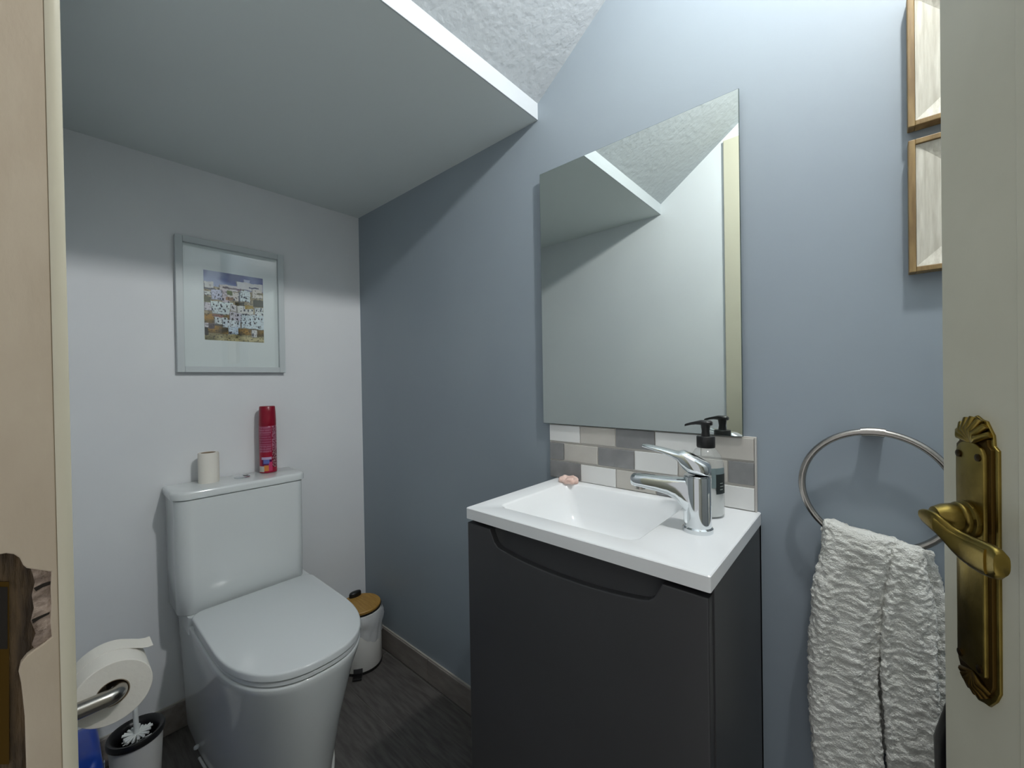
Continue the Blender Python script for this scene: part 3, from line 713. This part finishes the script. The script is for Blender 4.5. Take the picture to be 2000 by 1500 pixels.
def can_col(a, h):
    ph = (a-fa+PI) % (2*PI)-PI; X = math.sin(ph)*157+372 if abs(ph) < PI/2 else -1; Yp = 1385-h*1245
    n_ = noise.noise(Vector((a*9, h*60, 3))); c = (158, 8, 48)
    if Yp < 455: return (140, 4, 40)
    if X < 0: return (150, 12, 50)
    if 225 < X < 428 and 465 < Yp < 990: return (168, 92, 118) if int(Yp/22) % 2 == 0 and n_ > -.35 else (146, 40, 76)
    if 215 < X < 255 and 420 < Yp < 470: return (206, 140, 166)
    if X > 440 and 500 < Yp < 960: return (176, 120, 140) if n_ > -.05 else (120, 14, 50)
    if X > 440 and 960 < Yp < 1280: return (176, 150, 150) if n_ > .12 else (110, 12, 44)
    if 260 < X < 430 and 1085 < Yp < 1130: return (190, 170, 200)
    if 290 < X < 392 and 1130 < Yp < 1205: return (96, 108, 178)
    if 300 < X < 382 and 1240 < Yp < 1345: return (214, 132, 60)
    if 218 < X < 295 and 1260 < Yp < 1365: return (196, 196, 184)
    if 380 < X < 440 and 1180 < Yp < 1350: return (196, 60, 104)
    if 268 < X < 430 and 1130 < Yp < 1240: return (92, 20, 84)
    return c
can = thing('air_freshener_can', 'red air freshener spray can standing on the cistern lid', 'spray can', tuple(cc))
b = bmesh.new(); cl = b.loops.layers.float_color.new('print')
prof = [(.026, 0)] + [(.0285, .002+.168*k/56) for k in range(57)] + [(.0275, .1725), (.0265, .174)]
NA = 72; rg_ = [[b.verts.new(cc+Vector((r*math.cos(2*PI*k/NA), r*math.sin(2*PI*k/NA), h))) for k in range(NA)] for r, h in prof]
for i in range(len(prof)-1):
    for k in range(NA):
        f = b.faces.new((rg_[i][k], rg_[i][(k+1) % NA], rg_[i+1][(k+1) % NA], rg_[i+1][k])); f.smooth = True
        col = (*lin(can_col(2*PI*(k+.5)/NA, (prof[i][1]+prof[i+1][1])/2/.2455)), 1)
        for l in f.loops: l[cl] = col
b.faces.new(rg_[0][::-1]); b.faces.new(rg_[-1])
obj('can_body', b, M_CAN, can, smooth=40)
M_CAP = mat('red_cap_plastic', (140, 4, 38), .3)
obj('cap', lathe([(.0272, .1725), (.0282, .176), (.0280, .195), (.0270, .225), (.0258, .2425), (.0240, .2455), (.0001, .2460)], c=tuple(cc), n=48), M_CAP, can, smooth=40)

# ------------------------------------------------------------------ pedal bin in the corner
bc = Vector((.168, -.117, 0)); br = .082
pb = thing('pedal_bin', 'small white pedal bin with bamboo lid between toilet and blue wall', 'bin', tuple(bc))
obj('bin_body', lathe([(br-.002, .008), (br, .011), (br, .222), (br-.003, .226)], c=tuple(bc), n=56), M_BINW, pb, smooth=40)
obj('base_ring', lathe([(br+.001, 0), (br+.0015, .002), (br+.0015, .009), (br-.004, .010)], c=tuple(bc), n=56), M_BLACK, pb, smooth=40)
ldo = obj('bin_lid', lathe([(br-.003, .232), (br-.0015, .234), (br-.0015, .241), (br-.004, .2435), (.0001, .2435)], c=tuple(bc), n=56), M_BAMBOO, pb, smooth=40)
obj('lid_rim', lathe([(br-.004, .227), (br+.0005, .228), (br+.0005, .232), (br-.004, .2325)], c=tuple(bc), n=56), M_BLACK, ldo, smooth=40)
ha = math.radians(178)
hb = bc+Vector((math.cos(ha)*.066, math.sin(ha)*.066+.012, 0))
obj('hinge_cover', loft([[Vector((hb.x+.013*math.cos(t)*k_, hb.y+.026*math.sin(t)*k_, z)) for t in [2*PI*i/28 for i in range(28)]] for z, k_ in ((.2432, 1), (.256, 1), (.261, .9), (.263, .6))]), M_BLACK, ldo, smooth=50)
# bin liner turned over the rim, hanging lower on one side
rings = []
NL = 96
for q in range(9):
    t = q/8; rg_ = []
    for k in range(NL):
        a = 2*PI*k/NL; drop = .075+.038*math.sin(a+.7)+.012*math.sin(3*a+1)
        flare = .0035+.012*math.sin(PI*min(1, t*1.6))*(.65+.35*math.sin(7*a+1.3)*math.sin(3*a))*(1.25 if math.cos(a-.9) > .2 else .8)
        rr_ = br+.001+flare*(1-.75*t)+.0022*math.sin(15*a+5*t)*t
        rg_.append(bc+Vector((rr_*math.cos(a), rr_*math.sin(a), .2275-drop*t)))
    rings.append(rg_)
obj('bin_liner', loft(rings, cap0=False, cap1=False), M_BAG, pb, smooth=60)
pa = math.atan2(-.182-bc.y+.02, .246-bc.x)
pa = -.62
pdv = Vector((math.cos(pa), math.sin(pa), 0)); ppn = Vector((-pdv.y, pdv.x, 0))
def pbox(a0, a1, w_, z0, z1, bev=.001):
    b = bm_box(a0, a1, -w_, w_, z0, z1, bev, 1)
    for v in b.verts: v.co = bc+pdv*v.co.x+ppn*v.co.y+Vector((0, 0, v.co.z))
    return b
obj('pedal', pbox(br-.002, br+.032, .0165, .003, .010), M_BLACK, pb)
obj('pedal_surround', arc_patch(pa-.2, pa+.2, .010, .028, br+.002, (bc.x, bc.y), 10), M_BAND, pb, smooth=30)

# ------------------------------------------------------------------ toilet brush
hc = Vector((.226, -.800, 0))
tb = thing('toilet_brush_holder', 'white round toilet brush holder with black rim beside the toilet', 'brush holder', tuple(hc))
def shell(prof, c, n=44):
    rings = [[Vector(c)+Vector((r*math.cos(2*PI*k/n), r*math.sin(2*PI*k/n), h)) for k in range(n)] for r, h in prof]; rings.append(rings[0]); return loft_weld(rings)
obj('pot', shell([(.040, 0), (.047, .003), (.052, .10), (.0565, .186), (.0535, .186), (.049, .10), (.044, .006), (.038, .005)], hc), M_BINW, tb, smooth=40)
obj('pot_base', lathe([(.0001, .004), (.046, .004), (.046, .008), (.0001, .008)], c=tuple(hc)), M_BLACK, tb, smooth=40)
obj('inner_rim', shell([(.0575, .184), (.0610, .188), (.0615, .198), (.0590, .2025), (.0540, .2020), (.0450, .1940), (.0410, .178), (.0405, .06), (.0430, .06), (.0450, .176), (.052, .185)], hc), M_BLACK, tb, smooth=40)
brush = thing('toilet_brush', 'white toilet brush standing in the black-rimmed holder', 'toilet brush', (hc.x+.012, hc.y+.002, .06))
b0 = Vector((hc.x+.014, hc.y+.002, .10)); b1 = Vector((hc.x-.006, hc.y-.004, .405))
bdir = (b1-b0).normalized()
obj('handle', tube([b0-bdir*.05, b0, b0.lerp(b1, .5), b1, b1+bdir*.004], .0058, 14, rads=[.006, .0058, .0058, .0058, .003]), M_BRISTLE, brush, smooth=60)
bb = bmesh.new(); hc2 = b0+bdir*.092
for k in range(60):
    z = random.uniform(-.07, .004); a = random.uniform(0, 2*PI); L = random.uniform(.024, .032)
    s0 = hc2+bdir*z; d = Vector((math.cos(a), math.sin(a), random.uniform(-.15, .25)))
    tube([s0+d*.004, s0+d*L], .0011, 5, bm=bb, rads=[.0012, .0016])
for k in range(17):
    a = 2*PI*k/17+random.uniform(-.08, .08); L = random.uniform(.026, .034); d = Vector((math.cos(a), math.sin(a), random.uniform(.02, .22)))
    tube([hc2+bdir*.004+d*.004, hc2+bdir*.004+d*L], .002, 6, bm=bb, rads=[.0022, .0036])
tag(obj('bristles', bb, M_BRISTLE, brush, smooth=60), kind='stuff')
obj('bristle_hub', lathe([(.010, -.004), (.011, .002), (.007, .008)], c=tuple(hc2), n=16), M_BRISTLE, brush, smooth=50)

# ------------------------------------------------------------------ toilet paper on its wall holder
rcx0, rcx1, rcy, rcz, rR, rh = .552, .650, -.872, .556, .0580, .0245
tr_ = thing('toilet_roll', 'full toilet roll hanging on the steel wall holder behind the door jamb', 'toilet roll', (rcx0, rcy, rcz))
def xring(r, x, n=56): return [Vector((x, rcy+r*math.cos(2*PI*k/n), rcz+r*math.sin(2*PI*k/n))) for k in range(n)]
rings = [xring(rR-.001, rcx0), xring(rR, rcx0+.001), xring(rR, rcx1-.001), xring(rR-.001, rcx1), xring(rh, rcx1), xring(rh, rcx0)]; rings.append(rings[0])
obj('paper', loft_weld(rings), M_PAPER, tr_, smooth=40)
rings = [xring(rh-.0003, rcx0+.0005), xring(rh-.0003, rcx1-.0005), xring(rh-.0016, rcx1-.0005), xring(rh-.0016, rcx0+.0005)]; rings.append(rings[0])
obj('cardboard_core', loft_weld(rings), M_CARD, tr_, smooth=40)
# loose sheet: lifts off the top towards the room and hangs down behind, beside the wall
def sheet(path, x0, x1, th=.0007):
    A = [Vector((x0, y, z)) for y, z in path]+[Vector((x0, y+th*.3, z-th)) for y, z in path[::-1]]
    Bq = [Vector((x1, p.y, p.z)) for p in A]
    return loft([A, Bq], smooth=False)
fl_ = [(rcy+(rR+.0008)*math.cos(a), rcz+(rR+.0008)*math.sin(a)) for a in [math.radians(d) for d in range(150, 60, -8)]]
y_, z_ = fl_[-1]; fl_ += [(y_+.010, z_-.0045), (y_+.020, z_-.0095), (y_+.030, z_-.0125), (y_+.038, z_-.0125)]
obj('loose_sheet', sheet(fl_, rcx0+.002, rcx1-.05), M_PAPER, tr_, smooth=40)
hg = [(rcy+(rR+.001)*math.cos(a), rcz+(rR+.001)*math.sin(a)) for a in [math.radians(d) for d in range(150, 192, 6)]]
y_, z_ = hg[-1]; hg += [(y_-.001, z_-.02), (y_+.001, z_-.04), (y_+.003, z_-.062)]
obj('hanging_sheet', sheet(hg, rcx0+.002, rcx1-.002), M_PAPER, tr_, smooth=40)
hold = thing('toilet_roll_holder', 'steel toilet roll arm projecting from the door-side wall through the roll', 'paper holder', (.668, -W, rcz))
bend = [(.666-.014+.014*math.cos(t), -.879+.014*math.sin(t), rcz) for t in [PI/2*k/6 for k in range(7)]]
pth = [(.666, -W+.004, rcz), (.666, -.915, rcz), (.666, -.893, rcz)] + bend + [(.62, -.865, rcz), (.545, -.865, rcz)]
pth = [(p[0], p[1], rcz+.003) for p in pth]
obj('arm', tube(pth, .0142, 24), M_STEEL, hold, smooth=50)
obj('wall_rose', lathe([(.026, -W), (.026, -W+.004), (.0245, -W+.0055), (.0115, -W+.0055)], c=(.666, 0, rcz+.003), axis='y', n=36), M_STEEL, hold, smooth=40)

# ------------------------------------------------------------------ blue pack on the floor by the door wall
pc0 = Vector((.455, -.912, 0))
pk = thing('blue_pack', 'blue plastic-wrapped pack standing on the floor under the toilet roll', 'pack', tuple(pc0))
rings = []
for z, k_ in [(0, .86), (.006, .98), (.05, 1.02), (.16, 1.0), (.26, 1.02), (.325, 1.0), (.352, .93), (.366, .78), (.371, .55)]:
    rg_ = []
    for x, y in rrect(-.085*k_, .085*k_, -.033*k_, .033*k_, .022*k_, 6):
        nn = noise.noise(Vector((x*30, y*30, z*24)))*.0035
        rg_.append(pc0+Vector((x*(1+nn*6), y+nn, z)))
    rings.append(rg_)
film = obj('pack_film', loft(rings), M_PACK, pk, smooth=60)
for z0, off in ((.20, 0), (.21, .016)):
    pl = [(.020+off, z0), (.030+off, z0), (.058+off*.7, z0+.135), (.050+off*.7, z0+.135)]
    obj('printed_stripe', prism(pl, lambda a, c, h: pc0+Vector((a-.01, .0335+h, c)), .0012), M_PACKW, film)
    pl = [(-.012+off*.6, z0), (-.006+off*.6, z0), (.018+off*.5, z0+.14), (.013+off*.5, z0+.14)]
    obj('printed_stripe', prism(pl, lambda a, c, h: pc0+Vector((.0848+h, a-.002, c)), .0014), M_PACKW, film)

# ------------------------------------------------------------------ black bag low behind the towel
kc = Vector((1.868, -.118, 0))
rings = []
for z, kx, ky in [(0, .8, .8), (.012, .97, .95), (.12, 1.05, 1.0), (.28, 1.0, .95), (.42, .98, .9), (.52, .95, .85), (.562, .80, .75), (.578, .42, .4), (.585, .2, .22), (.600, .27, .3), (.612, .2, .2)]:
    rg_ = []
    z *= 1.2
    for k in range(48):
        t = 2*PI*k/48; nn = 1+.10*noise.noise(Vector((math.cos(t)*2.2, math.sin(t)*2.2, z*7)))+.05*noise.noise(Vector((math.cos(t)*7, math.sin(t)*7, z*16)))
        rg_.append(kc+Vector((.064*kx*nn*math.cos(t), .046*ky*nn*math.sin(t), z)))
    rings.append(rg_)
kb = thing('black_bag', 'black plastic bag standing on the floor behind the white towel', 'bag', tuple(kc))
obj('bag_film', loft(rings), M_BLACKBAG, kb, smooth=60)
obj('bag_tie', tube([kc+Vector((.0155*math.cos(2*PI*k/20), .0150*math.sin(2*PI*k/20), .702)) for k in range(20)], .003, 8, closed=True), M_BLACK, kb, smooth=60)

# ------------------------------------------------------------------ unseen lamp above the frame; mount and housing invented to dim the near wall
lp = thing('unseen_lamp', 'unseen lamp with a frosted half dome, shaped to light the far wall more than the near one', 'lamp', (XE, LAMP.y, LAMP.z))
lc = (0, LAMP.y, LAMP.z)
obj('invented_lamp_mount', lathe([(.050, XE), (.050, XE-.014), (.042, XE-.02), (.012, XE-.022)], c=lc, axis='x', n=32), M_SEAT, lp, smooth=40)
obj('invented_lamp_housing', lathe([(.009, XE-.015), (.009, LAMP.x+.085), (.018, LAMP.x+.075), (.022, LAMP.x+.03), (LAMP_R-.001, LAMP.x+.008), (LAMP_R-.0005, LAMP.x+.0005)], c=lc, axis='x', n=32), M_SEAT, lp, smooth=40)
dome = [(LAMP_R*math.cos(PI/2*k/7) if k < 7 else .0001, LAMP.x-LAMP_R*math.sin(PI/2*k/7)) for k in range(8)]
obj('unseen_lamp_dome', lathe(dome, c=lc, axis='x', n=24), M_UNSEEN_LAMP, lp, smooth=180)
